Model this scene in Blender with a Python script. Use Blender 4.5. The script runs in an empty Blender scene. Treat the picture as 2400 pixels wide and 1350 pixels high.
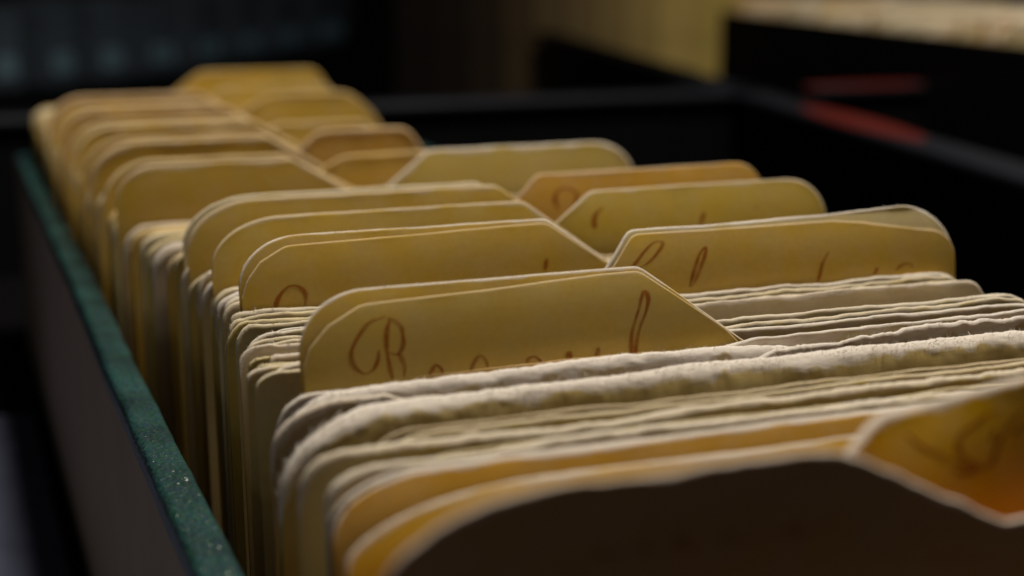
import bpy, math, random
import numpy as np
from mathutils import Vector, Matrix

# ------------------------------------------------------------------ camera, world, lamp, exposure
# Lengths are written in millimetres measured from the camera's eye (x right along the cards,
# y into the box, z up); the table lies 150 mm below the eye.
EYE = 150.0
MM = 0.001
scene = bpy.context.scene
col = scene.collection

cam_d = bpy.data.cameras.new("camera")
cam_d.sensor_width = 36.0
cam_d.lens = 52.5
cam_d.clip_start = 0.005
cam_d.clip_end = 50.0
cam = bpy.data.objects.new("camera", cam_d)
cam.location = (0, 0, EYE * MM)
YAW, PITCH = math.radians(20.91), math.radians(12.563)
cam.rotation_euler = (math.pi / 2 - PITCH, 0, -YAW)
cam_d.dof.use_dof = True
cam_d.dof.focus_distance = 0.232
cam_d.dof.aperture_fstop = 11.6
cam_d.dof.aperture_blades = 0
col.objects.link(cam)
scene.camera = cam

world = bpy.data.worlds.new("World")
scene.world = world
world.use_nodes = True
bg = world.node_tree.nodes["Background"]
bg.inputs[0].default_value = (0.92, 0.95, 1.0, 1)
bg.inputs[1].default_value = 0.009

def lamp(name, loc, aim, size, power, colour):
    d = bpy.data.lights.new(name, 'AREA')
    d.shape = 'DISK'; d.size = size; d.energy = power; d.color = colour
    o = bpy.data.objects.new(name, d)
    o.location = Vector(loc) * MM + Vector((0, 0, EYE * MM))
    t = Vector(aim) * MM + Vector((0, 0, EYE * MM))
    o.rotation_euler = (t - o.location).to_track_quat('-Z', 'Y').to_euler()
    col.objects.link(o)
    return o
lamp("desk_lamp_light", (275, 305, 775), (130, 330, -50), 0.24, 8.3, (1.0, 0.925, 0.815))
lamp("side_fill_light", (-300, 70, -98), (25, 230, -110), 0.06, 0.026, (1.0, 0.93, 0.86))

scene.view_settings.view_transform = 'Standard'
scene.view_settings.look = 'None'
scene.view_settings.exposure = 0.0
scene.view_settings.gamma = 1.0
scene.view_settings.use_curve_mapping = False
scene.cycles.max_bounces = 8
scene.cycles.diffuse_bounces = 4

# ------------------------------------------------------------------ helpers
def W(p):
    return (p[0] * MM, p[1] * MM, (p[2] + EYE) * MM)

def tag(o, label=None, cat=None, group=None, kind=None):
    if label: o["label"] = label
    if cat: o["category"] = cat
    if group: o["group"] = group
    if kind: o["kind"] = kind
    return o

def empty(name, p, rz=0.0):
    o = bpy.data.objects.new(name, None)
    o.empty_display_size = 0.01
    o.location = W(p); o.rotation_euler = (0, 0, rz)
    col.objects.link(o)
    return o

def link(name, me, mat, parent=None, loc=None, rz=0.0):
    o = bpy.data.objects.new(name, me)
    if mat: 
        if not me.materials: me.materials.append(mat)
    if loc is not None: o.location = loc
    o.rotation_euler = (0, 0, rz)
    col.objects.link(o)
    if parent: o.parent = parent
    return o

def mesh(name, v, f, smooth=False):
    me = bpy.data.meshes.new(name)
    me.from_pydata([tuple(x) for x in v], [], [tuple(x) for x in f])
    me.update()
    if smooth:
        me.polygons.foreach_set("use_smooth", [True] * len(me.polygons))
    return me

def bevel_box(name, lo, hi, b=1.0, seg=2):
    """box lo..hi in mm (local), bevelled edges"""
    import bmesh
    bm = bmesh.new()
    bmesh.ops.create_cube(bm, size=1.0)
    for v in bm.verts:
        for k in range(3):
            v.co[k] = (lo[k] if v.co[k] < 0 else hi[k]) * MM
    if b > 0:
        bmesh.ops.bevel(bm, geom=bm.edges[:], offset=b * MM, segments=seg, affect='EDGES', profile=0.5)
    me = bpy.data.meshes.new(name)
    bm.to_mesh(me); bm.free()
    return me

class Noise1:
    """smooth lattice noise in about -1..1"""
    def __init__(self, rng, wave):
        self.t = rng.uniform(-1, 1, 512); self.w = wave; self.o = rng.uniform(0, 200)
    def __call__(self, x):
        u = np.asarray(x, float) / self.w + self.o
        i = np.floor(u).astype(int); f = u - i; f = f * f * (3 - 2 * f)
        return self.t[i % 512] * (1 - f) + self.t[(i + 1) % 512] * f

class Noise2:
    def __init__(self, rng, wx, wz):
        self.t = rng.uniform(-1, 1, (64, 64)); self.wx = wx; self.wz = wz; self.o = rng.uniform(0, 50, 2)
    def __call__(self, x, z):
        u = np.asarray(x, float) / self.wx + self.o[0]; v = np.asarray(z, float) / self.wz + self.o[1]
        i = np.floor(u).astype(int); j = np.floor(v).astype(int)
        f = u - i; g = v - j; f = f * f * (3 - 2 * f); g = g * g * (3 - 2 * g)
        i0, i1, j0, j1 = i % 64, (i + 1) % 64, j % 64, (j + 1) % 64
        t = self.t
        return (t[i0, j0] * (1 - f) + t[i1, j0] * f) * (1 - g) + (t[i0, j1] * (1 - f) + t[i1, j1] * f) * g

# ------------------------------------------------------------------ materials
def new_mat(name):
    m = bpy.data.materials.new(name); m.use_nodes = True
    nt = m.node_tree
    b = nt.nodes["Principled BSDF"]
    return m, nt, b

def N(nt, t, **kw):
    n = nt.nodes.new(t)
    for k, v in kw.items(): setattr(n, k, v)
    return n

def paper_material():
    m, nt, b = new_mat("aged card stock")
    L = nt.links.new
    tc = N(nt, 'ShaderNodeTexCoord'); oi = N(nt, 'ShaderNodeObjectInfo')
    off = N(nt, 'ShaderNodeVectorMath', operation='SCALE'); off.inputs[0].default_value = (3.1, 7.7, 5.3)
    L(oi.outputs['Random'], off.inputs['Scale'])
    add = N(nt, 'ShaderNodeVectorMath', operation='ADD')
    L(tc.outputs['Object'], add.inputs[0]); L(off.outputs[0], add.inputs[1])
    def noise(scale, detail, rough=0.55, vec=None):
        n = N(nt, 'ShaderNodeTexNoise'); n.inputs['Scale'].default_value = scale
        n.inputs['Detail'].default_value = detail; n.inputs['Roughness'].default_value = rough
        L(vec or add.outputs[0], n.inputs['Vector']); return n
    def ramp(src, a, bb, lo, hi):
        r = N(nt, 'ShaderNodeMapRange'); r.inputs[1].default_value = a; r.inputs[2].default_value = bb
        r.inputs[3].default_value = lo; r.inputs[4].default_value = hi
        L(src, r.inputs[0]); return r.outputs[0]
    stain = noise(55, 4); fine = noise(900, 3, 0.7); blot = noise(160, 2)
    # aged face: the stock's own colour with foxing and handling marks
    val = N(nt, 'ShaderNodeMath', operation='MULTIPLY')
    L(ramp(stain.outputs[0], .3, .72, .95, 1.04), val.inputs[0]); L(ramp(fine.outputs[0], .3, .7, .95, 1.04), val.inputs[1])
    hsv = N(nt, 'ShaderNodeHueSaturation')
    L(oi.outputs['Color'], hsv.inputs['Color']); L(val.outputs[0], hsv.inputs['Value'])
    L(ramp(blot.outputs[0], .35, .7, 1.04, .93), hsv.inputs['Saturation'])
    fox = N(nt, 'ShaderNodeMixRGB', blend_type='MULTIPLY'); fox.inputs[2].default_value = (.86, .62, .36, 1)
    L(ramp(blot.outputs[0], .64, .78, 0, .12), fox.inputs[0]); L(hsv.outputs[0], fox.inputs[1])
    # broken edge: paler paper core with loose fibres
    at = N(nt, 'ShaderNodeAttribute'); at.attribute_name = "edge"
    st = N(nt, 'ShaderNodeMapping'); st.inputs['Scale'].default_value = (.3, 1, 1)
    L(add.outputs[0], st.inputs[0])
    fray = noise(1500, 4, .65, st.outputs[0])
    m1 = N(nt, 'ShaderNodeMath', operation='ADD')
    L(at.outputs['Fac'], m1.inputs[0]); L(ramp(fray.outputs[0], .25, .75, -.35, .35), m1.inputs[1])
    mask = ramp(m1.outputs[0], .72, 1.22, 1, 0)
    core = N(nt, 'ShaderNodeMixRGB', blend_type='MIX'); core.inputs[2].default_value = (.85, .77, .68, 1)
    L(oi.outputs['Color'], core.inputs[1])
    ca = N(nt, 'ShaderNodeAttribute'); ca.attribute_name = "core"
    L(ca.outputs['Fac'], core.inputs[0])
    cv = N(nt, 'ShaderNodeMixRGB', blend_type='MULTIPLY'); cv.inputs[0].default_value = 1
    L(core.outputs[0], cv.inputs[1])
    grey = N(nt, 'ShaderNodeCombineColor')
    g = ramp(fray.outputs[0], .3, .72, .86, 1.04)
    for k in range(3): L(g, grey.inputs[k])
    L(grey.outputs[0], cv.inputs[2])
    mix = N(nt, 'ShaderNodeMixRGB'); L(mask, mix.inputs[0]); L(fox.outputs[0], mix.inputs[1]); L(cv.outputs[0], mix.inputs[2])
    L(mix.outputs[0], b.inputs['Base Color'])
    L(ramp(mask, 0, 1, .52, .95), b.inputs['Roughness'])
    b.inputs['Specular IOR Level'].default_value = .14
    L(ramp(mask, 0, 1, 0, .35), b.inputs['Subsurface Weight'])
    b.inputs['Subsurface Radius'].default_value = (1, .8, .6); b.inputs['Subsurface Scale'].default_value = .0006
    bump = N(nt, 'ShaderNodeBump'); bump.inputs['Distance'].default_value = .00025
    L(ramp(mask, 0, 1, .08, .35), bump.inputs['Strength'])
    L(fray.outputs[0], bump.inputs['Height']); L(bump.outputs[0], b.inputs['Normal'])
    return m
PAPER = paper_material()

def plain(name, rgb, rough=.6, spec=.3, noise_scale=0, lo=.8, hi=1.15, bump=0, metal=0):
    m, nt, b = new_mat(name)
    b.inputs['Roughness'].default_value = rough; b.inputs['Specular IOR Level'].default_value = spec
    b.inputs['Metallic'].default_value = metal
    b.inputs['Base Color'].default_value = (*rgb, 1)
    if noise_scale:
        L = nt.links.new
        tc = N(nt, 'ShaderNodeTexCoord'); n = N(nt, 'ShaderNodeTexNoise')
        n.inputs['Scale'].default_value = noise_scale; n.inputs['Detail'].default_value = 5
        L(tc.outputs['Object'], n.inputs['Vector'])
        r = N(nt, 'ShaderNodeMapRange'); r.inputs[1].default_value = .3; r.inputs[2].default_value = .7
        r.inputs[3].default_value = lo; r.inputs[4].default_value = hi
        L(n.outputs[0], r.inputs[0])
        h = N(nt, 'ShaderNodeHueSaturation'); h.inputs['Color'].default_value = (*rgb, 1)
        L(r.outputs[0], h.inputs['Value']); L(h.outputs[0], b.inputs['Base Color'])
        if bump:
            bp = N(nt, 'ShaderNodeBump'); bp.inputs['Strength'].default_value = bump; bp.inputs['Distance'].default_value = .0005
            L(n.outputs[0], bp.inputs['Height']); L(bp.outputs[0], b.inputs['Normal'])
    return m

def ink_material():
    m, nt, b = new_mat("rust brown ink")
    L = nt.links.new
    b.inputs['Base Color'].default_value = (.40, .115, .008, 1)
    b.inputs['Roughness'].default_value = .6; b.inputs['Specular IOR Level'].default_value = .15
    tc = N(nt, 'ShaderNodeTexCoord'); n = N(nt, 'ShaderNodeTexNoise'); n.inputs['Scale'].default_value = 420; n.inputs['Detail'].default_value = 4
    L(tc.outputs['Object'], n.inputs['Vector'])
    r = N(nt, 'ShaderNodeMapRange'); r.inputs[1].default_value = .3; r.inputs[2].default_value = .7; r.inputs[3].default_value = .32; r.inputs[4].default_value = .90
    L(n.outputs[0], r.inputs[0])
    at = N(nt, 'ShaderNodeAttribute'); at.attribute_name = "soft"
    mu = N(nt, 'ShaderNodeMath', operation='MULTIPLY'); L(r.outputs[0], mu.inputs[0]); L(at.outputs['Fac'], mu.inputs[1])
    L(mu.outputs[0], b.inputs['Alpha'])
    return m
M_INK = ink_material()
M_FIBRE = plain("paper fibre", (.84, .79, .72), .9, .1)
M_BOARD = plain("grey brown box board", (.44, .345, .26), .9, .05, 30, .94, 1.05, .1)
M_BLACK = plain("black lacquer", (.004, .004, .0045), .5, .12, 40)
M_TABLE = plain("black table", (.0035, .0035, .004), .7, .08, 30)
M_DARKMETAL = plain("blue black metal", (.010, .011, .016), .5, .3, 50)
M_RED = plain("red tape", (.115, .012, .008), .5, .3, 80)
M_MAT = plain("slate blue desk mat", (.11, .12, .18), .8, .15, 70)
M_FLECK = plain("bright paint fleck", (.62, .68, .62), .25, .8)
M_BLUE = plain("dark blue box cloth", (.10, .13, .165), .7, .2, 20, .7, 1.2)
M_LABEL = plain("blue grey label", (.24, .40, .50), .6, .3, 30)

def rim_material():
    m, nt, b = new_mat("speckled green enamel")
    L = nt.links.new
    tc = N(nt, 'ShaderNodeTexCoord')
    n = N(nt, 'ShaderNodeTexNoise'); n.inputs['Scale'].default_value = 90; n.inputs['Detail'].default_value = 5
    v = N(nt, 'ShaderNodeTexVoronoi'); v.inputs['Scale'].default_value = 1100
    L(tc.outputs['Object'], n.inputs['Vector']); L(tc.outputs['Object'], v.inputs['Vector'])
    r = N(nt, 'ShaderNodeValToRGB')
    e = r.color_ramp.elements
    e[0].position = .32; e[0].color = (.014, .040, .036, 1); e[1].position = .7; e[1].color = (.028, .092, .088, 1)
    L(n.outputs[0], r.inputs[0])
    mx = N(nt, 'ShaderNodeMixRGB', blend_type='MULTIPLY'); mx.inputs[0].default_value = .35
    L(r.outputs[0], mx.inputs[1]); L(v.outputs['Color'], mx.inputs[2])
    L(mx.outputs[0], b.inputs['Base Color'])
    b.inputs['Roughness'].default_value = .42; b.inputs['Specular IOR Level'].default_value = .35
    bp = N(nt, 'ShaderNodeBump'); bp.inputs['Strength'].default_value = .7; bp.inputs['Distance'].default_value = .0004
    L(v.outputs['Distance'], bp.inputs['Height']); L(bp.outputs[0], b.inputs['Normal'])
    return m
M_RIM = rim_material()

# ------------------------------------------------------------------ the surface and the box
TABLE_Z = -150.0
o = link("table", bevel_box("table", (-1500, -700, -30), (2200, 3600, 0), 2), M_TABLE, loc=W((0, 0, TABLE_Z)))
tag(o, "black table under the card boxes", "table", kind="structure")
o = link("wall", bevel_box("wall", (-1500, 3300, -30), (3200, 3340, 1400), 2), plain("dark brown wall", (.06, .045, .035), .9, .1, 4), loc=W((0, 0, TABLE_Z)))
tag(o, "dark brown wall far behind the table", "wall", kind="structure")
o = link("desk_mat", bevel_box("desk_mat", (-420, -260, 0.1), (21, 503, 1.6), .6), M_MAT, loc=W((0, 0, TABLE_Z)))
tag(o, "dark slate blue desk mat lying left of the green-edged card box", "mat")

RIM_Z = -75.0
BOX_Y0, BOX_Y1 = 92.0, 604.0
box = empty("card_box", (100, 350, TABLE_Z))
tag(box, "long open card box with grey-brown side and speckled green rim, packed with yellowed cards", "card box")
def box_part(name, lo, hi, mat, b=.6, parent=None):
    c = (100, 350, TABLE_Z)
    return link(name, bevel_box(name, [lo[k] - c[k] for k in range(3)], [hi[k] - c[k] for k in range(3)], b), mat, parent or box)
box_part("base_panel", (27, BOX_Y0 + 1, TABLE_Z + .1), (180, BOX_Y1 - 1, -145.4), M_BOARD)
lw = box_part("side_wall", (25.6, BOX_Y0, TABLE_Z + .2), (30.2, BOX_Y1, RIM_Z - 1.6), M_BOARD)
rw = box_part("side_wall", (175.6, BOX_Y0, TABLE_Z + .2), (181, BOX_Y1, RIM_Z - 1.6), M_BOARD)
bw = box_part("back_wall", (30.3, BOX_Y1 - 6, TABLE_Z + .2), (175.5, BOX_Y1 - .2, RIM_Z - 1.6), M_BOARD)
fwl = box_part("front_wall", (30.3, BOX_Y0 + .2, TABLE_Z + .2), (175.5, BOX_Y0 + 6, RIM_Z - 1.6), M_BOARD)

M_ABSORBER = plain("black box lining", (.012, .010, .009), .9, .05, 40)  # added black panels that stop bounce light off the box's inner walls
box_part("lining", (30.25, BOX_Y0 + 6.1, -145.3), (30.75, BOX_Y1 - 6.1, RIM_Z - 4.2), M_ABSORBER, .1)
box_part("lining", (175.05, BOX_Y0 + 6.1, -145.3), (175.55, BOX_Y1 - 6.1, RIM_Z - 4.2), M_ABSORBER, .1)
def rim_bar(name, x0, x1, y0, y1, parent, seed, n=260):
    """enamelled edge strip: rounded section swept along y with the dents of hand-painted metal"""
    rng = np.random.default_rng(seed)
    c = (100, 350, TABLE_Z)
    wob = Noise1(rng, 46); w2 = Noise1(rng, 17); w3 = Noise1(rng, 5); hz = Noise2(rng, 1.6, 3.0)
    sec = []
    hw, hh, r = (x1 - x0) / 2, 1.9, 1.1
    prof = [(-hw, -hh)] + [(-hw + r - r * math.cos(a), hh - r + r * math.sin(a)) for a in np.linspace(0, math.pi / 2, 4)]
    prof += [(u, hh) for u in np.linspace(-hw + r, hw - r, 7)[1:-1]]
    prof += [(hw - r + r * math.sin(a), hh - r + r * math.cos(a)) for a in np.linspace(0, math.pi / 2, 4)] + [(hw, -hh)]
    ys = np.linspace(y0, y1, n)
    V, F = [], []
    k = len(prof)
    for i, y in enumerate(ys):
        end = min(1.0, ((y1 - y) / 3.0)) ** .5 if y1 - y < 3 else 1.0
        for j, (u, v) in enumerate(prof):
            dx = .22 * wob(y) + .08 * w2(y) + (.8 * (y - 200) / 400 if x0 < 100 else 0)
            du = (.10 * w3(y + 40 * (u > 0))) * (1 if abs(u) > hw * .6 else 0)
            V.append((((x0 + x1) / 2 + u * end + dx + du - c[0]) * MM, (y - c[1]) * MM,
                      (RIM_Z - hh + v + .10 * hz(u, y) * (v > 0) - c[2]) * MM))
    for i in range(n - 1):
        for j in range(k - 1):
            a = i * k + j
            F.append((a, a + 1, a + k + 1, a + k))
        F.append((i * k + k - 1, i * k, (i + 1) * k, (i + 1) * k + k - 1))
    F.append(tuple(range(k - 1, -1, -1))); F.append(tuple((n - 1) * k + j for j in range(k)))
    F = [tuple(reversed(f)) for f in F]
    me = mesh(name, V, F, True)
    return link(name, me, M_RIM, parent)
rim = rim_bar("rim", 25.0, 30.9, BOX_Y0 - 1, BOX_Y1 + 1, box, 3)
rim["label"] = "speckled dark green enamel rim strip of the box"
rim_bar("rim", 174.6, 181.8, BOX_Y0 - 1, BOX_Y1 + 1, box, 4, 120)
box_part("rim", (31.0, BOX_Y1 - 6.8, RIM_Z - 3.6), (174.4, BOX_Y1 + .8, RIM_Z - .1), M_RIM, .9)
box_part("rim", (31.0, BOX_Y0 - .8, RIM_Z - 3.6), (174.4, BOX_Y0 + 6.8, RIM_Z - .1), M_RIM, .9)

def flecks():
    rng = np.random.default_rng(11)
    V, F = [], []
    c = (100, 350, TABLE_Z)
    for i in range(300):
        y = 152 + 85 * rng.random() ** 1.8
        x = 25.7 + 4.6 * rng.random()
        s = .04 + .16 * rng.random() ** 2.5
        p = np.array((x - c[0], y - c[1], RIM_Z - .02 - c[2]))
        d = rng.normal(size=(4, 3)) * s; d[:, 2] = np.abs(d[:, 2]) * .7
        base = len(V)
        for q in d: V.append(tuple((p + q) * MM))
        F += [(base, base + 1, base + 2), (base, base + 2, base + 3), (base, base + 3, base + 1), (base + 1, base + 3, base + 2)]
    o = link("paint_fleck", mesh("paint_fleck", V, F), M_FLECK, rim)
    tag(o, kind="stuff")
flecks()

# ------------------------------------------------------------------ cards
S, T = -56.25, -45.0           # heights of plain cards and of tab tops (mm from the eye)
FLOOR = -145.2
LEAN_Y = [100, 113, 126, 147, 160, 182, 196, 300, 620]
LEAN_V = [-.30, -.26, -.17, -.03, 0, .02, .04, .055, .05]
DS = np.array([0, .05, .14, .28, .48, .75, 1.1, 1.6, 2.3, 3.3, 5, 8, 13, 22, 38, 60])

class Card:
    def __init__(s, y, kind='P', x0=40., x1=170., top=None, sh=None, xc=None, xb=None, xc2=None, xb2=None,
                 rl=(6, 6), rr=(5, 5), te=.8, t0=.35, band=.6, core=.8, rag=.12, bend=0., wave=.5, tilt=0.,
                 lean=None, twist=0., kt=0., kl=8., sw=1., bn=.8, seed=0, n=90, zbot=None, corner=1.2, drop=None, curl=0.):
        s.__dict__.update(locals())
        rng = s.rng = np.random.default_rng(seed + 17)
        s.lean = np.interp(y, LEAN_Y, LEAN_V) if lean is None else lean
        s.top = (S if kind == 'P' else T) if top is None else top
        s.sh = S if sh is None else sh
        s.zbot = FLOOR if zbot is None else zbot
        s.nw = Noise1(rng, 42); s.nw2 = Noise1(rng, 15); s.nr = Noise1(rng, 8.5); s.nr2 = Noise1(rng, 2.1); s.nr3 = Noise1(rng, .55)
        s.nt = Noise1(rng, 6); s.nb = Noise1(rng, 4.5); s.ny = Noise1(rng, 5.5)
        s.n2 = Noise2(rng, 28, 30); s.nf = Noise2(rng, 2.8, .38); s.ng = Noise2(rng, .5, .3)
    def profile(s, x):
        x = np.asarray(x, float)
        # skeleton of the top outline
        if s.kind == 'P':
            px, pz = [s.x0 - 1, s.x1 + 1], [s.top, s.top]
        elif s.kind == 'L':
            px, pz = [s.x0 - 1, s.xc, s.xb, s.x1 + 1], [s.top, s.top, s.sh, s.sh]
        elif s.kind == 'R':
            px, pz = [s.x0 - 1, s.xb, s.xc, s.x1 + 1], [s.sh, s.sh, s.top, s.top]
        else:
            px, pz = [s.x0 - 1, s.xb, s.xc, s.xc2, s.xb2, s.x1 + 1], [s.sh, s.sh, s.top, s.top, s.sh, s.sh]
        k = np.linspace(-1, 1, 13); w = np.exp(-3 * k * k); w /= w.sum()
        z = sum(wi * np.interp(x + ki * s.corner * 1.6, px, pz) for ki, wi in zip(k, w))
        z = z + s.tilt * (x - s.x0) / (s.x1 - s.x0)
        if s.drop is not None:
            z = z + np.interp(x, [p[0] for p in s.drop], [p[1] for p in s.drop])
        for (rx, rz), d in ((s.rl, x - s.x0), (s.rr, s.x1 - x)):
            if rx > 0:
                u = np.clip(1 - d / rx, 0, 1)
                z = z - rz * (1 - np.sqrt(np.maximum(0, 1 - u ** 2.2)))
        z = z + s.rag * (.75 * s.nr(x) + .3 * s.nr2(x) + .14 * s.nr3(x))
        return z
    def centre(s, x, z):
        d = np.maximum(0, s.top - z)
        q = np.clip((x - s.x0) / (s.x1 - s.x0), 0, 1)
        y = s.y - s.lean * d - s.kt * s.kl * (1 - np.exp(-d / s.kl)) + s.wave * (s.nw(x) + .35 * s.nw2(x)) * np.exp(-d / 38) \
            + s.bend * (2 * q - 1) ** 2 * np.exp(-d / 45) - s.curl * np.exp(-(x - s.x0) / 9) * np.exp(-d / 12)
        return y + .18 * s.n2(x, z) + s.twist * np.clip((x - 92) / 40, 0, 1.5) * 16 * (1 - np.exp(-d / 16))
    def front(s, x, z):
        return s.centre(x, z) - s.t0 / 2
    def build(s, name, colour, parent=None):
        L = s.x1 - s.x0
        xs = list(np.linspace(s.x0, s.x1, s.n))
        for a in (.03, .1, .25, .5, .9, 1.5, 2.3, 3.4, 4.8):
            xs += [s.x0 + a, s.x1 - a]
        for c in (s.xc, s.xb, s.xc2, s.xb2):
            if c is not None: xs += list(c + np.linspace(-2.4, 2.4, 9))
        xs = np.unique(np.round(np.clip(xs, s.x0, s.x1), 3)); n = len(xs)
        top = s.profile(xs)
        e = .25
        sl = (s.profile(np.minimum(xs + e, s.x1)) - s.profile(np.maximum(xs - e, s.x0))) / (2 * e)
        k = np.minimum(np.sqrt(1 + sl * sl), 3.0)
        D = DS[None, :] * (1 + (k[:, None] - 1) * np.exp(-DS[None, :] / 5))
        H = (top - s.zbot)[:, None]
        D = np.minimum(D, H * np.linspace(.80, .985, len(DS))[None, :])
        D[:, 0] = 0
        D = np.maximum.accumulate(D, axis=1)
        D = np.concatenate([D, H], axis=1); m = D.shape[1]
        X = np.repeat(xs[:, None], m, 1); Z = top[:, None] - D
        de = D / (1 + (k[:, None] - 1) * np.exp(-D / 6))      # distance to the outline
        te = s.te * (1 + .24 * s.nt(xs) + .10 * s.nr2(xs + 50))[:, None]
        te = np.maximum(te, s.t0)
        h = s.t0 / 2 + (te - s.t0) / 2 * np.exp(-(de / (s.sw * (1.1 * te + .3))) ** 1.5)
        cap = .55 * te
        h = h * np.sqrt(np.maximum(0, 1 - (1 - np.minimum(de / cap, 1)) ** 2))
        near = np.exp(-de / (1.2 * s.te + .2))
        h = h * (1 + .13 * near * s.nf(X, D + .3 * s.nr2(X)) + .06 * near * s.ng(X, D))
        yc = s.centre(X, Z) + near * s.te * .16 * s.ny(X) + near * .03 * s.te * s.nr3(X)
        yf, yb = yc - h, yc + h
        yf[:, -1] = yc[:, -1] - s.t0 / 2; yb[:, -1] = yc[:, -1] + s.t0 / 2
        org = np.array(((s.x0 + s.x1) / 2, s.y - s.lean * (s.top - s.zbot) - s.kt * s.kl, s.zbot))
        bandw = s.band * np.maximum(.15, 1 + s.bn * s.nb(xs) + .35 * s.nr2(xs + 9))[:, None]
        E = de / np.maximum(bandw, .05)
        front = np.stack([X, yf, Z], -1); back = np.stack([X, yb, Z], -1)[:, 1:]
        V = np.concatenate([front.reshape(-1, 3), back.reshape(-1, 3)]) - org
        A = np.concatenate([E.reshape(-1), E[:, 1:].reshape(-1)])
        fi = np.arange(n * m).reshape(n, m)
        bi = np.concatenate([fi[:, :1], n * m + np.arange(n * (m - 1)).reshape(n, m - 1)], axis=1)
        def quads(a, b, c, d): return np.stack([a.ravel(), b.ravel(), c.ravel(), d.ravel()], -1)
        Q = [quads(fi[:-1, :-1], fi[:-1, 1:], fi[1:, 1:], fi[1:, :-1]),
             quads(bi[:-1, :-1], bi[1:, :-1], bi[1:, 1:], bi[:-1, 1:])]
        faces = [tuple(q) for q in np.concatenate(Q).tolist()]
        ns = len(faces)
        for i, flip in ((0, False), (n - 1, True)):
            for j in range(m - 1):
                q = [fi[i, j], bi[i, j], bi[i, j + 1], fi[i, j + 1]] if j else [fi[i, 0], bi[i, 1], fi[i, 1]]
                q = [int(t) for t in q]
                faces.append(tuple(q[::-1]) if flip else tuple(q))
        for i in range(n - 1):
            faces.append((int(fi[i, -1]), int(bi[i, -1]), int(bi[i + 1, -1]), int(fi[i + 1, -1])))
        me = bpy.data.meshes.new(name)
        me.from_pydata((V * MM).tolist(), [], faces)
        me.polygons.foreach_set("use_smooth", [i < ns for i in range(len(faces))])
        at = me.attributes.new("edge", 'FLOAT', 'POINT'); at.data.foreach_set("value", np.minimum(A, 9).astype(np.float32))
        at = me.attributes.new("core", 'FLOAT', 'POINT'); at.data.foreach_set("value", np.full(len(V), s.core, np.float32))
        me.update()
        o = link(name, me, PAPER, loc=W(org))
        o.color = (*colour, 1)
        s.obj, s.org = o, org
        if parent:
            o.parent = parent; o.location = Vector(W(org)) - parent.location
        return o
    def fibres(s, count, lmax=1.0, xr=None):
        """loose hairs standing out of the worn edge"""
        rng = s.rng
        a, b = xr or (s.x0, s.x1)
        V, F = [], []
        x = rng.uniform(a, b, count); zt = s.profile(x)
        for i in range(count):
            ln = min(lmax, .12 + rng.exponential(.22 * lmax)); w = rng.uniform(.016, .042)
            z = zt[i] - rng.uniform(0, .5) * s.te
            side = rng.choice([-1, 1])
            p = np.array((x[i], float(s.centre(x[i], z)) + side * s.te * .5 * rng.uniform(.1, .9), z)) - s.org
            d = np.array((rng.normal() * .7, side * rng.uniform(.0, 1.0), rng.uniform(.1, 1.1))); d /= np.linalg.norm(d)
            bnd = rng.normal(size=3) * .35
            wv = np.cross(d, (0, 1, 0)); wv = wv / (np.linalg.norm(wv) + 1e-6) * w
            q1 = p + d * ln * .55 + bnd * ln * .15; q2 = p + d * ln + bnd * ln * .6
            c = len(V)
            V += [tuple(t * MM) for t in (p - wv, p + wv, q1 - wv * .8, q1 + wv * .8, q2)]
            F += [(c, c + 1, c + 3, c + 2), (c + 2, c + 3, c + 4)]
        o = link("edge_fibre", mesh("edge_fibre", V, F), M_FIBRE, s.obj)
        tag(o, kind="stuff")
    def write(s, strokes, width=.5, parent=None, name="pen_stroke"):
        """ink ribbons lying on the card's front face"""
        par = parent or s.obj
        base = s.org
        for st in strokes:
            V, F = [], []
            P = np.array(st)
            m = max(12, 7 * len(P)); t = np.linspace(0, len(P) - 1, m)
            ext = np.vstack([2 * P[0] - P[1], P, 2 * P[-1] - P[-2]])
            i = np.minimum(t.astype(int), len(P) - 2); f = (t - i)[:, None]
            a, b, c, d = ext[i], ext[i + 1], ext[i + 2], ext[i + 3]
            Q = .5 * (2 * b + (c - a) * f + (2 * a - 5 * b + 4 * c - d) * f ** 2 + (3 * b - a - 3 * c + d) * f ** 3)
            tg = np.gradient(Q, axis=0); tg /= np.linalg.norm(tg, axis=1)[:, None] + 1e-9
            # a pen nib: thin upstrokes, swelling downstrokes
            wd = width * (.35 + .75 * np.abs(tg[:, 1]) ** 1.5 * (.7 + .3 * np.sin(t * 1.7))) * np.minimum(1, .35 + 4 * np.minimum(t, t[-1] - t) / max(1, t[-1]))
            nn = np.stack([-tg[:, 1], tg[:, 0]], 1) * wd[:, None] / 2
            o0 = len(V)
            for k in range(m):
                for sg in (-1.5, -.5, .5, 1.5):
                    x, z = Q[k] + sg * nn[k]
                    V.append((x, float(s.front(x, z)) - .045, z))
            for k in range(m - 1):
                for e in range(3):
                    q = o0 + 4 * k + e; F.append((q, q + 1, q + 5, q + 4))
            V = (np.array(V) - base) * MM
            me = mesh(name, V.tolist(), F, True)
            at = me.attributes.new("soft", 'FLOAT', 'POINT'); at.data.foreach_set("value", [(0., 1., 1., 0.)[i % 4] for i in range(len(V))])
            link(name, me, M_INK, par)
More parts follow.
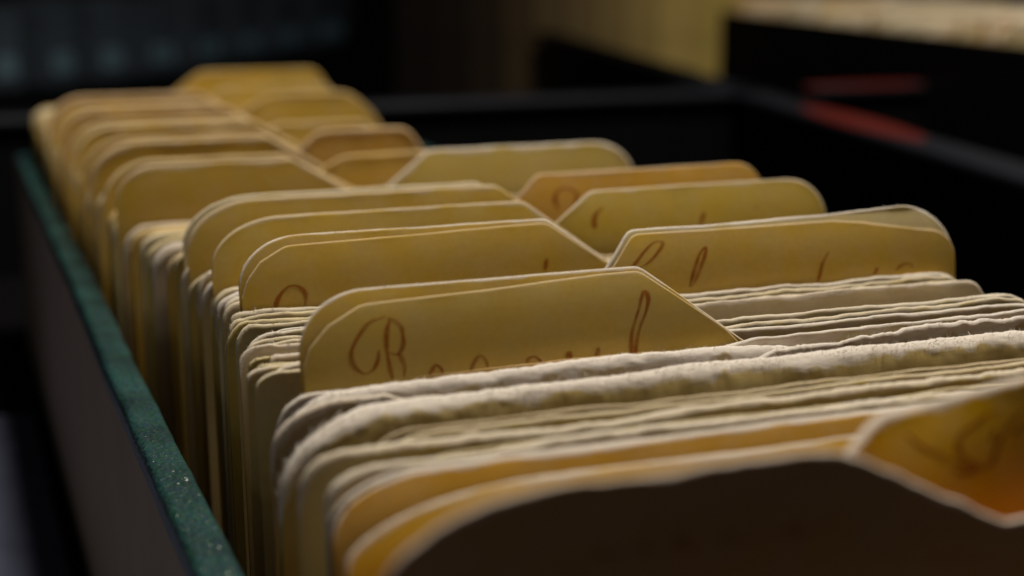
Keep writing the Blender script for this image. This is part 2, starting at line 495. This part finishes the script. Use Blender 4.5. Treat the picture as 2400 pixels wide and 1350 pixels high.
INK = {
 'F': [
  [(52.21, -53.37), (52.84, -52.76), (53.48, -53.48), (54.20, -52.75), (54.99, -53.53)],
  [(56.07, -53.61), (57.13, -52.68), (57.68, -53.68), (58.46, -53.55)],
  [(59.79, -53.74), (61.08, -52.49), (61.56, -53.92), (63.35, -53.67)],
  [(64.71, -53.95), (66.03, -52.78), (66.62, -54.06), (68.36, -53.88), (69.76, -54.26)],
  [(71.15, -54.20), (72.97, -52.98), (73.51, -54.36), (75.63, -54.14)],
 ],
 'R': [
  [(55.30, -48.74), (53.07, -49.28), (51.51, -50.68), (50.31, -52.40), (49.96, -53.90), (50.48, -55.31), (51.68, -56.23), (52.80, -55.91), (53.63, -54.75), (53.97, -53.17)],
  [(55.91, -49.10), (55.26, -50.83), (55.09, -52.85), (55.19, -54.40), (55.41, -55.79), (55.69, -57.38)],
  [(55.54, -48.95), (56.65, -49.47), (57.44, -50.47), (57.54, -51.53), (57.53, -52.58), (57.01, -53.65), (56.25, -54.01), (55.26, -53.61)],
  [(56.44, -53.90), (57.05, -54.46), (57.47, -55.68), (57.32, -57.29)],
  [(60.92, -57.27), (61.56, -56.46), (62.08, -56.01), (62.71, -56.51), (63.02, -57.23)],
  [(67.01, -57.50), (67.67, -56.30), (68.52, -55.36), (69.29, -55.82), (69.81, -57.08)],
  [(75.55, -57.32), (76.01, -56.46), (76.88, -56.29), (77.75, -56.89), (78.09, -57.69)],
  [(81.81, -57.60), (82.27, -56.15), (82.69, -57.36)],
  [(86.99, -55.81), (86.73, -56.77), (86.47, -58.12)],
  [(91.77, -58.90), (92.16, -57.28), (92.46, -54.15), (93.73, -50.99), (94.80, -48.47), (95.52, -49.25), (95.00, -51.10), (93.64, -53.80), (92.99, -56.37), (92.89, -58.87)],
 ],
 'L2': [
  [(48.40, -56.28), (48.78, -55.44), (49.55, -54.06), (51.01, -52.94), (52.66, -53.07), (53.70, -54.39), (53.49, -56.27)],
  [(96.62, -51.52), (96.38, -52.42), (96.22, -53.48)],
 ],
 'RT1': [
  [(104.04, -50.88), (106.10, -50.81), (108.45, -48.70), (110.58, -47.22), (112.19, -47.26), (111.65, -48.33), (109.44, -50.24), (107.46, -51.21)],
  [(116.62, -55.03), (117.39, -53.06), (118.78, -49.94), (120.14, -48.61), (120.01, -49.73), (118.22, -53.28), (116.95, -55.06)],
  [(141.81, -56.07), (142.35, -54.71), (143.05, -52.74), (144.45, -50.98)],
  [(153.47, -55.70), (154.31, -54.50)],
  [(158.09, -55.25), (159.41, -54.40), (160.97, -54.27), (161.95, -55.06)],
 ],
 'RT2': [
  [(117.03, -51.76), (117.29, -50.25), (117.91, -49.02), (119.54, -48.02)],
  [(117.21, -51.60), (117.66, -51.12)],
  [(140.39, -52.73), (140.83, -51.37), (141.38, -50.18)],
  [(153.00, -50.00), (153.59, -49.86)],
 ],
 'RT3': [
  [(120.40, -52.40), (119.60, -50.70), (120.08, -48.81), (122.32, -48.02), (124.60, -49.34), (124.13, -51.52), (122.07, -52.59)],
 ],
 'FR': [
  [(90.74, -48.39), (92.60, -49.87), (94.27, -50.69), (97.09, -52.13), (99.93, -53.15), (101.59, -53.02), (102.60, -51.69), (103.77, -50.22), (105.18, -48.93), (107.35, -47.87)],
  [(103.95, -47.73), (101.73, -47.97), (100.12, -48.65), (98.14, -49.38), (97.50, -50.26), (97.75, -51.44), (98.92, -52.35), (100.57, -52.89)],
  [(102.99, -49.70), (102.46, -50.02), (102.06, -50.56)],
  [(96.43, -52.87), (98.12, -53.36), (99.77, -53.33)],
  [(105.32, -50.55), (106.50, -49.71), (108.09, -49.65)],
 ],
 'RT5': [
  [(88.93, -50.07), (89.89, -48.54), (94.03, -48.38)],
 ],
}
BUFF = (.64, .42, .090); AMBER = (.68, .38, .070); OLIVE = (.61, .47, .13); CREAM = (.68, .55, .27)
PINK = (.58, .44, .25); GREENISH = (.63, .44, .115); PALE = (.72, .61, .38)

# ---- the tabbed dividers, front to back
def divider(c, colour, label, fib=0, ply=None, ink=None, inkw=.5, group=None):
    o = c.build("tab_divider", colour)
    tag(o, label, "divider", group)
    target = c
    if ply:
        pc = Card(**ply[0]); pc.build("tab_facing", ply[1], o); target = pc
    if fib: c.fibres(fib, .6)
    if ink: target.write(INK[ink], inkw)
    return o

FRONT = Card(113.6, 'L', 32.0, 160, top=T, xc=76.0, xb=98.0, rl=(19, 9.5), te=1.0, t0=.5, band=.5, core=.72, rag=.5, wave=.25, seed=1, n=120, corner=.8)
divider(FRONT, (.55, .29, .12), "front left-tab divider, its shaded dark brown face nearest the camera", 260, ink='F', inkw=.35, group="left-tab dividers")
FRONTR = Card(126.2, 'R', 36, 166, top=-44.6, sh=-57.5, xb=74, xc=88, drop=[(36, 0), (80, 0), (88, -1.8), (97, -1.0), (108, 0), (166, .6)], te=1.0, t0=.5, band=.8, core=.85, rag=.2, wave=.3, lean=-.10, twist=.70, kt=0.78, kl=12, seed=2, n=110, corner=1.0)
divider(FRONTR, (.72, .40, .03), "right-tab divider with brown looped handwriting just behind the front divider", 350, ink='FR', inkw=.9)
MAIN = Card(196.0, 'L', 43.0, 171, sh=-57.8, xc=95.0, xb=112.3, rl=(10.5, 8), te=.42, t0=.36, band=.24, core=.8, rag=.06, wave=.12, kt=0.44, kl=7, seed=3, n=130, corner=1.0)
divider(MAIN, BUFF, "sharply focused left-tab divider with large brown cursive R", 200,
        ply=(dict(y=195.15, kind='L', x0=43.25, x1=112, top=T - .35, xc=94.6, xb=110.0, rl=(0, 0), te=.30, t0=.26, band=.20, core=.30, rag=.03, wave=.12, kt=0.44, kl=7, seed=3, n=90, zbot=-66, corner=1.0,
                  drop=[(43.2, -9.3), (44.2, -6.8), (47, -4.0), (51.6, -1.75), (53, -1.5), (70, -1.0), (88, -.2), (112, 0)]), GREENISH), ink='R', inkw=.70)
RT1 = Card(224.5, 'R', 42, 171.2, xb=97, xc=106.5, top=T, rr=(12, 9), te=.5, t0=.36, band=.34, core=.85, rag=.12, wave=.25, kt=0.40, kl=7.5, seed=4, n=120, tilt=.5,
           drop=[(40, 0), (120, -.5), (145, -.2), (162, .45), (172, .3)])
divider(RT1, CREAM, "right-tab divider with slanting brown loops and a peeling corner layer", 250,
        ply=(dict(y=223.6, kind='R', x0=96, x1=171.0, xb=97.5, xc=106.8, top=T - .2, rr=(5, 4), te=.32, t0=.26, band=.20, core=.35, rag=.05, wave=.2, kt=0.40, kl=7.5, seed=4, n=90, zbot=-68,
                  drop=[(40, -.1), (120, -.6), (146, -.6), (152, -1.2), (163, -3.0), (172, -4.0)]), BUFF), ink='RT1', inkw=.72)
L2 = Card(239.0, 'L', 43.0, 170, xc=97.5, xb=113, rl=(11, 8), te=.42, t0=.36, band=.26, core=.8, rag=.08, wave=.25, kt=0.40, kl=7.5, seed=5, n=120)
divider(L2, BUFF, "left-tab divider directly behind the cursive R tab, ink arch at lower left", 160,
        ply=(dict(y=238.1, kind='L', x0=43.2, x1=114, xc=97.2, xb=112.6, top=T - .3, rl=(0, 0), te=.30, t0=.26, band=.20, core=.3, rag=.04, wave=.25, kt=0.40, kl=7.5, seed=5, n=80, zbot=-68,
                  drop=[(43.2, -8.8), (44.2, -6.2), (46.6, -3.4), (50.8, -1.3), (52, -1.15), (70, -.8), (90, -.3), (114, 0)]), (.63, .41, .085)), ink='L2', inkw=.78)
L3 = Card(259.0, 'L', 42.0, 170, xc=101, xb=116, rl=(14, 8.5), te=.55, t0=.4, band=.4, core=.5, rag=.1, wave=.4, kt=0.34, kl=8, seed=6, n=100)
divider(L3, (.64, .43, .09), "left-tab divider with plain yellow tab, second behind the cursive R tab", group="left-tab dividers")
RT2 = Card(263.8, 'R', 42, 169.5, xb=101, xc=117, rr=(9, 8), te=.6, t0=.4, band=.42, core=.5, rag=.08, wave=.3, kt=0.38, kl=7.5, seed=7, n=100, tilt=.3)
divider(RT2, (.61, .42, .085), "olive-yellow right-tab divider with a dark ink blot near its left end", ink='RT2', inkw=.9)
L4 = Card(279.0, 'L', 41.0, 169, xc=103, xb=119, rl=(14, 9), te=.65, t0=.45, band=.5, core=.45, rag=.1, wave=.4, kt=0.34, kl=7, seed=8, n=90)
divider(L4, BUFF, "left-tab divider third behind the cursive R tab, pale worn edge", group="left-tab dividers")
L5 = Card(284.5, 'L', 41.0, 169, xc=101, xb=116, rl=(15, 9), te=.65, t0=.45, band=.5, core=.4, rag=.1, wave=.3, kt=0.32, kl=7, seed=9, n=90)
divider(L5, CREAM, "left-tab divider fourth behind the cursive R tab, rearmost of the middle group", group="left-tab dividers")
RT3 = Card(289.5, 'R', 41, 169.8, xb=104, xc=116, rr=(7, 7), te=.6, t0=.4, band=.42, core=.4, rag=.08, wave=.25, kt=0.34, kl=8, seed=10, n=90, tilt=.2)
divider(RT3, AMBER, "orange right-tab divider with a round ink loop at its left end", ink='RT3', inkw=.9)
RT4 = Card(337.0, 'R', 38, 160.5, xb=92, xc=107, rr=(11, 9), te=1.0, t0=.5, band=.9, core=.7, rag=.1, wave=.4, kt=0.26, kl=8, seed=11, n=80)
divider(RT4, (.58, .43, .12), "blurred olive right-tab divider with a broad white edge, behind the orange tab")
L7 = Card(333.5, 'L', 34.2, 160, xc=74, xb=92, rl=(10, 8), te=.9, t0=.5, band=.8, core=.35, rag=.08, wave=.3, kt=0.24, kl=8, seed=12, n=70)
divider(L7, (.47, .30, .055), "blurred left-tab divider with a dark tan face, foremost of the far group", group="left-tab dividers")
L8 = Card(378.0, 'L', 32.8, 132, xc=78, xb=96, rl=(13, 10), te=1.8, t0=.6, band=1.5, core=.32, rag=.1, wave=.3, kt=0.1, kl=9, seed=13, n=60)
divider(L8, (.50, .31, .05), "second left-tab divider of the far group, blurred, shade pooled in its corner", group="left-tab dividers")
RT5 = Card(386.0, 'C', 34, 127, xb=80, xc=92, xc2=118, xb2=124, te=1.4, t0=.5, band=1.2, core=.3, rag=.08, wave=.3, kt=0.08, kl=9, seed=14, n=60, corner=3)
divider(RT5, (.60, .35, .075), "blurred orange centre-tab divider left of the broad white-edged tab", ink='RT5', inkw=1.6)
L9 = Card(417.0, 'L', 32.8, 120, xc=82, xb=100, rl=(12, 10), te=1.8, t0=.6, band=1.5, core=.32, rag=.1, wave=.3, kt=0.08, kl=9, seed=15, n=60)
divider(L9, BUFF, "blurred left-tab divider third of the far group", group="left-tab dividers")
L10 = Card(463.0, 'L', 32.8, 120, xc=82, xb=100, rl=(12, 10), te=1.8, t0=.6, band=1.5, core=.32, rag=.1, wave=.3, kt=0.06, kl=9, seed=16, n=50)
divider(L10, (.58, .34, .07), "blurred left-tab divider fourth of the far group", group="left-tab dividers")
RT6 = Card(497.0, 'C', 33, 142, xb=84, xc=102, xc2=131, xb2=142, te=1.6, t0=.6, band=1.5, core=.2, rag=.08, wave=.3, kt=0.06, kl=9, seed=17, n=50, corner=4)
divider(RT6, (.60, .385, .075), "blurred olive centre-tab divider one step in front of the farthest tab")
L11 = Card(511.0, 'L', 32.8, 120, xc=82, xb=100, rl=(12, 10), te=1.8, t0=.6, band=1.5, core=.32, rag=.1, wave=.3, kt=0.05, kl=9, seed=18, n=50)
divider(L11, (.56, .32, .06), "farthest left-tab divider, blurred, with a pale rounded corner", group="left-tab dividers")
RT7 = Card(595.5, 'C', 33, 150, top=-44.3, xb=80, xc=96, xc2=143, xb2=150, te=1.4, t0=.6, band=1.0, core=.2, rag=.08, wave=.3, kt=0.04, kl=9, seed=19, n=50, corner=3)
divider(RT7, (.58, .36, .05), "farthest divider of all, blurred orange tab standing highest at the back of the box")

for y, x0, xc, top, c, lab in ((355, 33.6, 76, T - 1.6, BUFF, "blurred left-tab divider peeking out between the first and second of the far group"),
                               (399, 32.9, 80, T - 1.2, (.62, .39, .07), "blurred left-tab divider peeking out between the second and third of the far group"),
                               (440, 32.8, 82, T - 1.0, (.66, .44, .11), "blurred left-tab divider peeking out between the third and fourth of the far group"),
                               (488, 32.8, 82, T - .8, BUFF, "blurred left-tab divider peeking out between the fourth and fifth of the far group")):
    divider(Card(y, 'L', x0, 120, top=top, xc=xc, xb=xc + 18, rl=(12, 10), te=1.4, t0=.6, band=1.1, core=.3, rag=.15, wave=.4, kt=.08, kl=9, seed=int(y), n=50), c, lab, group="left-tab dividers")
for y, xa, xe, top, c, lab in ((361, 92, 128, T - 3.5, (.64, .42, .10), "low blurred centre-tab divider in front of the orange centre tab"), (430, 90, 118, T - 2.5, (.64, .43, .10), "low blurred centre-tab divider behind the orange centre tab"),
                               (548, 96, 136, T - 1.5, (.62, .41, .08), "low blurred centre-tab divider in front of the farthest tab")):
    divider(Card(y, 'C', 34, xe + 8, top=top, xb=xa - 12, xc=xa, xc2=xe, xb2=xe + 6, te=1.2, t0=.6, band=1.0, core=.25, rag=.15, wave=.3, kt=.06, kl=9, seed=int(y), n=50, corner=3), c, lab)

# ---- plain cards one can tell apart, front to back
def plain_card(c, colour, label, fib=0, lmax=.7, group=None):
    o = c.build("index_card", colour)
    tag(o, label, "card", group)
    if fib:
        c.fibres(fib, lmax)
        c.fibres(fib // 5 + 20, lmax, (c.x0, c.x0 + 9))
    return o
plain_card(Card(146.3, 'P', 36.2, 168, top=S - .5, rl=(26, 6.5), te=.42, t0=.35, band=.28, core=.8, rag=.14, wave=.5, kt=0.66, kl=9, seed=30, n=120), (.74, .45, .06),
           "yellow plain card with a thin white edge, next behind the front dividers", 260)
plain_card(Card(151.4, 'P', 36.0, 168, top=S + .4, rl=(14, 6), te=.5, t0=.4, band=.34, core=.85, rag=.12, wave=.25, kt=0.62, kl=9, seed=31, n=120), AMBER,
           "orange plain card with a pale edge, second behind the front dividers", 350)
plain_card(Card(153.2, 'P', 36.6, 168, rl=(12, 6), te=.9, t0=.8, band=.8, core=.8, rag=.2, wave=.25, seed=32, n=110), PINK,
           "pinkish cream card pressed against the back of the orange card", 200)
plain_card(Card(156.2, 'P', 37.2, 169, rl=(6, 4.2), te=1.5, t0=.9, sw=1.5, band=1.0, core=.6, rag=.4, wave=.3, seed=33, n=220), PALE,
           "thick cream card with a soft rounded edge behind the orange card", 700)
plain_card(Card(158.6, 'P', 43, 169, top=S - .5, rl=(12, 7), te=.6, t0=.3, band=.6, core=.4, rag=.25, wave=.3, seed=34, n=120), OLIVE,
           "thin olive card between the two thick cream cards", 200)
plain_card(Card(161.8, 'P', 35.4, 169, rl=(6.5, 4.8), te=1.6, t0=.9, sw=1.5, band=1.1, core=.6, rag=.4, wave=.45, seed=35, n=220), CREAM,
           "thick cream card with a fuzzy bulging left corner", 800)
plain_card(Card(164.6, 'P', 45.0, 169, top=S + .2, rl=(9, 5), te=.9, t0=.5, sw=1.3, band=.7, core=.5, rag=.25, wave=.3, seed=36, n=110), OLIVE,
           "narrow olive card starting right of its neighbours, edge of the dark gap", 250)
plain_card(Card(166.6, 'P', 44.6, 168, top=S + .1, rl=(7, 5), te=.7, t0=.4, band=.6, core=.4, rag=.25, wave=.3, seed=37, n=110), (.48, .34, .09),
           "narrow tan card bordering the dark gap in the stack", 150)
plain_card(Card(181.2, 'P', 36.2, 170, top=S - .3, rl=(17, 10), te=2.6, t0=1.5, sw=1.9, bn=.35, band=1.6, core=.95, rag=.3, wave=.7, bend=-2.0, kt=0.55, kl=5, seed=38, n=320, lean=.0), (.63, .48, .20),
           "thickest card with a woolly white edge, standing behind the dark gap", 4200, 1.25)
plain_card(Card(184.4, 'P', 36.6, 170, top=S - .3, rl=(10, 6), te=1.3, t0=.5, band=1.0, core=.7, rag=.4, wave=.6, bend=-1.6, seed=39, n=240, drop=[(36, 0), (52, 0), (66, -5), (171, -5)]), PINK,
           "cream card pressed against the back of the woolly-edged card", 700, 1.1)
plain_card(Card(186.3, 'P', 38.0, 171, rl=(8, 6), te=1.3, t0=.5, band=2.2, core=.95, rag=.6, wave=.6, seed=40, n=260,
                drop=[(38, -7), (100, -6), (113, -1.2), (128, 0), (171, .2)]), PINK,
           "torn white-edged card rising on the right behind the woolly card", 1500, .9)
plain_card(Card(189.9, 'P', 39.2, 170, top=S - .7, rl=(8, 5), te=1.8, t0=1.0, sw=1.6, bn=.5, kt=.36, kl=6, band=2.1, core=1.0, rag=.35, wave=.75, bend=-1.6, curl=1.5, seed=41, n=300,
                drop=[(38, 0), (106, .2), (116, -.5), (124, -3), (170, -4)]), PINK,
           "torn white-edged card right in front of the cursive R tab", 2000, .8)
plain_card(Card(192.2, 'P', 47, 171, top=S - .9, rl=(5, 3), te=.30, t0=.2, band=.3, core=.2, rag=.22, wave=.35, seed=42, n=120,
                drop=[(47, -.4), (60, 0), (100, 0), (104, -2), (171, -2)]), (.68, .42, .10),
           "thin ragged orange slip against the base of the cursive R tab", 60)
plain_card(Card(191.0, 'P', 38.8, 169, top=S - .1, te=1.0, t0=.35, band=1.2, core=.9, rag=.3, wave=.2, seed=43, n=110,
                drop=[(38, -1.2), (60, -1.5), (100, -1.5), (112, 0), (171, .2)]), PALE,
           "pale card whose edge shows only right of the cursive R tab", 300)

plain_card(Card(195.9, 'P', 45, 170, top=S - .1, te=.9, t0=.4, band=.8, core=.85, rag=.3, wave=.15, kt=.1, kl=6, seed=44, n=110), PALE,
           "white-edged card pressed behind the cursive R tab, showing only at right", 250)

RUN = "plain cards between the cursive R tab and the next tab"
run = [  # y, te, band, core, colour, tilt to the right, top offset, x0
    (198.6, 1.3, 1.0, .7, CREAM, .1, 0, 38.2), (200.6, 1.1, .9, .75, PALE, .1, .1, 39.0), (202.4, 1.2, 1.0, .85, CREAM, .0, 0, 38.0),
    (204.2, 1.0, .8, .6, OLIVE, -4, .2, 38.6), (205.9, 1.2, 1.0, .95, PINK, -4, .5, 39.8), (207.6, .8, .6, .5, OLIVE, -4.5, -.2, 39.0),
    (211.8, .8, .9, .75, PINK, .2, .1, 38.4), (213.5, 1.2, 1.0, .6, OLIVE, 0, -.4, 39.2), (215.4, 1.3, 1.0, .7, CREAM, -.2, .1, 38.6),
    (217.4, 1.1, .8, .6, CREAM, .0, .0, 39.4), (219.6, 1.5, 1.3, .95, PALE, .3, .3, 39.0), 
    (227.2, 1.1, .9, .6, CREAM, 0, -.2, 40.2), (229.6, 1.2, .9, .6, OLIVE, 0, .1, 40.0), (231.8, 1.0, .8, .5, CREAM, 0, 0, 39.8),
    (233.8, 1.4, 1.2, .6, (.60, .50, .30), 0, .2, 40.4)]
LAB = ["cream card nearest behind the cursive R tab", "pale card second behind the cursive R tab", "cream card third behind the cursive R tab, its edge long on the right",
       "olive card dipping to the right behind the cursive R tab", "white-edged card with a lifted left corner behind the cursive R tab", "thin olive card dipping to the right beside the pinkish card",
       "pinkish tan card with its broad face showing right of the cursive R tab", "olive card close behind the broad pinkish face", "cream card second behind the broad pinkish face",
       "cream card third behind the broad pinkish face", "thick white-edged card running along the foot of the peeling right tab", 
       "cream card close behind the peeling right tab", "olive card second behind the peeling right tab", "cream card third behind the peeling right tab",
       "flat-topped grey cream card at the foot of the ink arch tab"]
rnr = random.Random(21)
for i, (y, te, band, core, c, tilt, dz, x0) in enumerate(run):
    plain_card(Card(y, 'P', x0 + rnr.uniform(-.9, 1.6), 170 + (i % 3), top=S + dz + rnr.uniform(-.5, .35), tilt=tilt, kt=.32 if i == 6 else .1, kl=6, rl=(1.2 + 4.5 * rnr.random(), 1 + 3 * rnr.random()), rr=(4 + i % 3, 4), te=te * .62 + .15, t0=.5, sw=1.5, band=band * .7, core=core * .75, rag=.42, wave=.25, curl=2.2 * rnr.random() ** 2, seed=60 + i, n=110),
               c, LAB[i], 300, .6, RUN)

# ---- the dense rest of the box
rng = random.Random(5)
rnp = np.random.default_rng(8)
tabs = [239, 259, 263.8, 279, 284.5, 289.5, 333.5, 337, 355, 361, 378, 386, 399, 417, 430, 440, 463, 488, 497, 511, 548, 595.5]
y = 242.0
i = 0
ZONES = [(259, "just behind the ink arch tab"), (279, "between the second and third tabs behind the cursive R tab"), (300, "around the orange right tab"), (333.5, "in front of the first far left tab"),
         (378, "between the first and second far left tabs"), (417, "between the second and third far left tabs"), (463, "between the third and fourth far left tabs"),
         (511, "between the fourth and fifth far left tabs"), (900, "behind the farthest left tab")]
thick_done = False
while y < 590:
    if all(not (t - 3.2 < y < t + 1.6) for t in tabs):
        far = y > 300
        x0 = float(np.interp(y, [240, 262, 285, 300, 333, 378, 600], [41.5, 41, 39.8, 38.6, 33.9, 32.6, 32.5])) + rng.uniform(-.3, .9)
        x1 = float(np.interp(y, [240, 300, 340, 375, 390, 600], [170, 169, 160, 140, 119, 119])) + rng.uniform(-2, .5)
        c = rng.choice([BUFF, CREAM, BUFF, OLIVE, PINK] if far else [CREAM, CREAM, BUFF, OLIVE, PALE, PINK])
        top = S + rng.uniform(-.9, .5) + (-.6 if 300 < y < 330 else 0)
        if not thick_done and y > 294:
            thick_done = True
            k = Card(y, 'P', 36.6, 168, top=S + .8, rl=(7, 5), te=3.0, t0=2.4, band=1.6, core=.6, rag=.3, wave=.1, seed=200, n=60)
            plain_card(k, (.66, .52, .34), "thick cream board whose left edge sticks out as a pale upright strip")
            y += 4.2; continue
        k = Card(y, 'P', x0, x1, top=top, rl=(3 + 6 * rng.random(), 2.5 + 4 * rng.random()), te=rng.uniform(.9, 1.6) * (1.3 if far else 1), t0=1.6 if far else 1.0, band=rng.uniform(.7, 1.4) * (1.5 if far else 1),
                 core=rng.uniform(.1, .45) if far else rng.uniform(.4, .9), rag=.25, wave=.2, curl=rng.uniform(0, 1), seed=300 + i, n=34 if far else 60)
        cw = {CREAM: "cream", BUFF: "buff yellow", OLIVE: "olive", PALE: "pale ivory", PINK: "pinkish tan"}[c]
        zone = [z for lim, z in ZONES if y < lim][0]
        plain_card(k, c, "%s plain card %s" % (cw, zone), group="%s cards %s" % (cw, zone))
    y += rng.uniform(2.0, 2.8) if y < 300 else rng.uniform(3.2, 4.6)
    i += 1

# ------------------------------------------------------------------ behind and beside the box
def rail(name, a, b, z, thick, label, cat, reflection=None, mat=M_DARKMETAL):
    """upright metal strip standing on the table from a to b"""
    a, b = Vector(a), Vector(b); d = b - a; L = d.length
    o = empty(name, (a.x, a.y, TABLE_Z), math.atan2(d.y, d.x)); tag(o, label, cat)
    h = z - TABLE_Z
    link("plate", bevel_box("plate", (0, -thick * .28, .2), (L, thick * .28, h - 5), 1), M_BLACK, o)
    link("top_edge", bevel_box("top_edge", (-.5, -thick / 2, h - 5), (L + .5, thick / 2, h), 2.0, 3), mat, o)
    if reflection:  # flat red oval painting a diffuse reflected glow on the top edge
        n = 28; cx, rx, ry = (reflection[0] + reflection[1]) / 2, (reflection[1] - reflection[0]) / 2, thick * .48
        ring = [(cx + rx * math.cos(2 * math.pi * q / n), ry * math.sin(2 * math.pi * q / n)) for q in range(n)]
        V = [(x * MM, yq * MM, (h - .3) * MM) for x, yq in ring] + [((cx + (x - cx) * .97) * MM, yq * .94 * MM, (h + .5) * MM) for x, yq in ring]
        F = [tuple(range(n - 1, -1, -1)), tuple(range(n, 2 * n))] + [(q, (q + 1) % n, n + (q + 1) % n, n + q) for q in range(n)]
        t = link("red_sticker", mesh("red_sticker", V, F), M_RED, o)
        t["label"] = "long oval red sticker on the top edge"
    return o
rail("metal_rail", (-60, 748), (436, 748), -74, 24, "long dark blue-black metal rail crossing behind the card box", "rail")
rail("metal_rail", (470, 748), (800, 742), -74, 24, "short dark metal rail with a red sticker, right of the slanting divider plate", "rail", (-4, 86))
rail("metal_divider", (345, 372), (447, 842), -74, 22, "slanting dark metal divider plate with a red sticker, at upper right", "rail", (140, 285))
rail("metal_divider", (452, 866), (568, 1398), -74, 22, "far dark metal divider plate in front of the brown books", "rail", None, M_BLACK)

# second card box, black, turned a little towards ours
ang = math.atan2(613 - 505, 1117 - 545)          # its long axis against y
b2 = empty("card_box", (505, 545, TABLE_Z), -ang)
tag(b2, "black card box full of cream cards at the upper right corner", "card box")
BL, BW, BH = 584, 165, 104
def b2part(name, lo, hi, mat=M_BLACK, b=1.2): return link(name, bevel_box(name, lo, hi, b), mat, b2)
b2part("side_wall", (0, 0, .2), (6, BL, BH)); b2part("side_wall", (BW - 6, 0, .2), (BW, BL, BH))
b2part("back_wall", (6.1, BL - 6, .2), (BW - 6.1, BL - .2, BH - .2)); b2part("front_wall", (6.1, .2, .2), (BW - 6.1, 6, BH - .2))
b2part("base_panel", (6.1, 6.1, .3), (BW - 6.1, BL - 6.1, 5))

R2 = Matrix.Rotation(-ang, 4, 'Z')
pm = []
yy = 12.0; j = 0
while yy < BL - 10:
    c = Card(0, 'P', -71, 71, top=0, sh=0, zbot=-104, rl=(7, 6), te=3.2, t0=1.4, band=3, core=.5, rag=.3, wave=.5, seed=700 + j % 6, n=22, lean=0.)
    if j < 6:
        o = c.build("index_card", CREAM); pm.append(o.data)
    else:
        o = link("index_card", pm[j % 6], None)
    p = R2 @ Vector((80 + rng.uniform(-2, 1), yy, 0))
    o.location = W((505 + p.x, 545 + p.y, TABLE_Z + 5.3)); o.rotation_euler = (0, 0, -ang)
    s = rng.uniform(.985, 1.035) if rng.random() < .8 else 1.08
    o.scale = (1, 1, s)
    o.color = (*rng.choice([CREAM, (.82, .66, .34), BUFF, PALE, (.82, .66, .34), AMBER]), 1)
    tag(o, "blurred cream card standing in the black card box at upper right", "card", "cards in the black card box")
    yy += rng.uniform(4.5, 7.0); j += 1

# row of small dark blue boxes far behind on the left, turned away to the right
far = [(56, 1804), (119, 1834), (180, 1895), (247, 1955), (320, 2043), (402, 2171), (483, 2290), (575, 2426), (688, 2579)]
WHICH = ["first", "second", "third", "fourth", "fifth", "sixth", "seventh", "eighth"]
for k in range(8):
    a, b = Vector(far[k]), Vector(far[k + 1]); d = b - a; L = d.length - 30
    o = empty("storage_box", (a.x, a.y, TABLE_Z), math.atan2(d.y, d.x))
    tag(o, "small dark blue upright box far behind, %s from the left in its row" % WHICH[k], "box", "row of dark blue boxes behind the cards")
    hgt = 88 + 6 * ((k * 7) % 3)
    link("body", bevel_box("body", (0, 0, .2), (L, 120, hgt), 2.5), M_BLUE, o)
    link("label_plate", bevel_box("label_plate", (L * .22, -2.2, 14), (L * .80, -.1, 38), .8), M_LABEL, o)

# added books in place of a tan surface, its light falloff painted as colours
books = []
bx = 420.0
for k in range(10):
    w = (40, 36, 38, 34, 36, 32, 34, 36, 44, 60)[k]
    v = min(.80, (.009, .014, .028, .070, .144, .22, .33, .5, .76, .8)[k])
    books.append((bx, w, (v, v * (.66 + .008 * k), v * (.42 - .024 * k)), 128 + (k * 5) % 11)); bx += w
BLAB = ["blackish brown upright book at the left end of the brown row", "very dark brown book, second in the brown row", "dark brown book, third in the brown row", "dark umber book, fourth in the brown row",
        "umber book, fifth in the brown row", "brown book, sixth in the brown row", "olive brown book, seventh in the brown row", "tan brown book, eighth in the brown row", "tan book, ninth in the brown row", "bright tan book partly behind the black card box"]
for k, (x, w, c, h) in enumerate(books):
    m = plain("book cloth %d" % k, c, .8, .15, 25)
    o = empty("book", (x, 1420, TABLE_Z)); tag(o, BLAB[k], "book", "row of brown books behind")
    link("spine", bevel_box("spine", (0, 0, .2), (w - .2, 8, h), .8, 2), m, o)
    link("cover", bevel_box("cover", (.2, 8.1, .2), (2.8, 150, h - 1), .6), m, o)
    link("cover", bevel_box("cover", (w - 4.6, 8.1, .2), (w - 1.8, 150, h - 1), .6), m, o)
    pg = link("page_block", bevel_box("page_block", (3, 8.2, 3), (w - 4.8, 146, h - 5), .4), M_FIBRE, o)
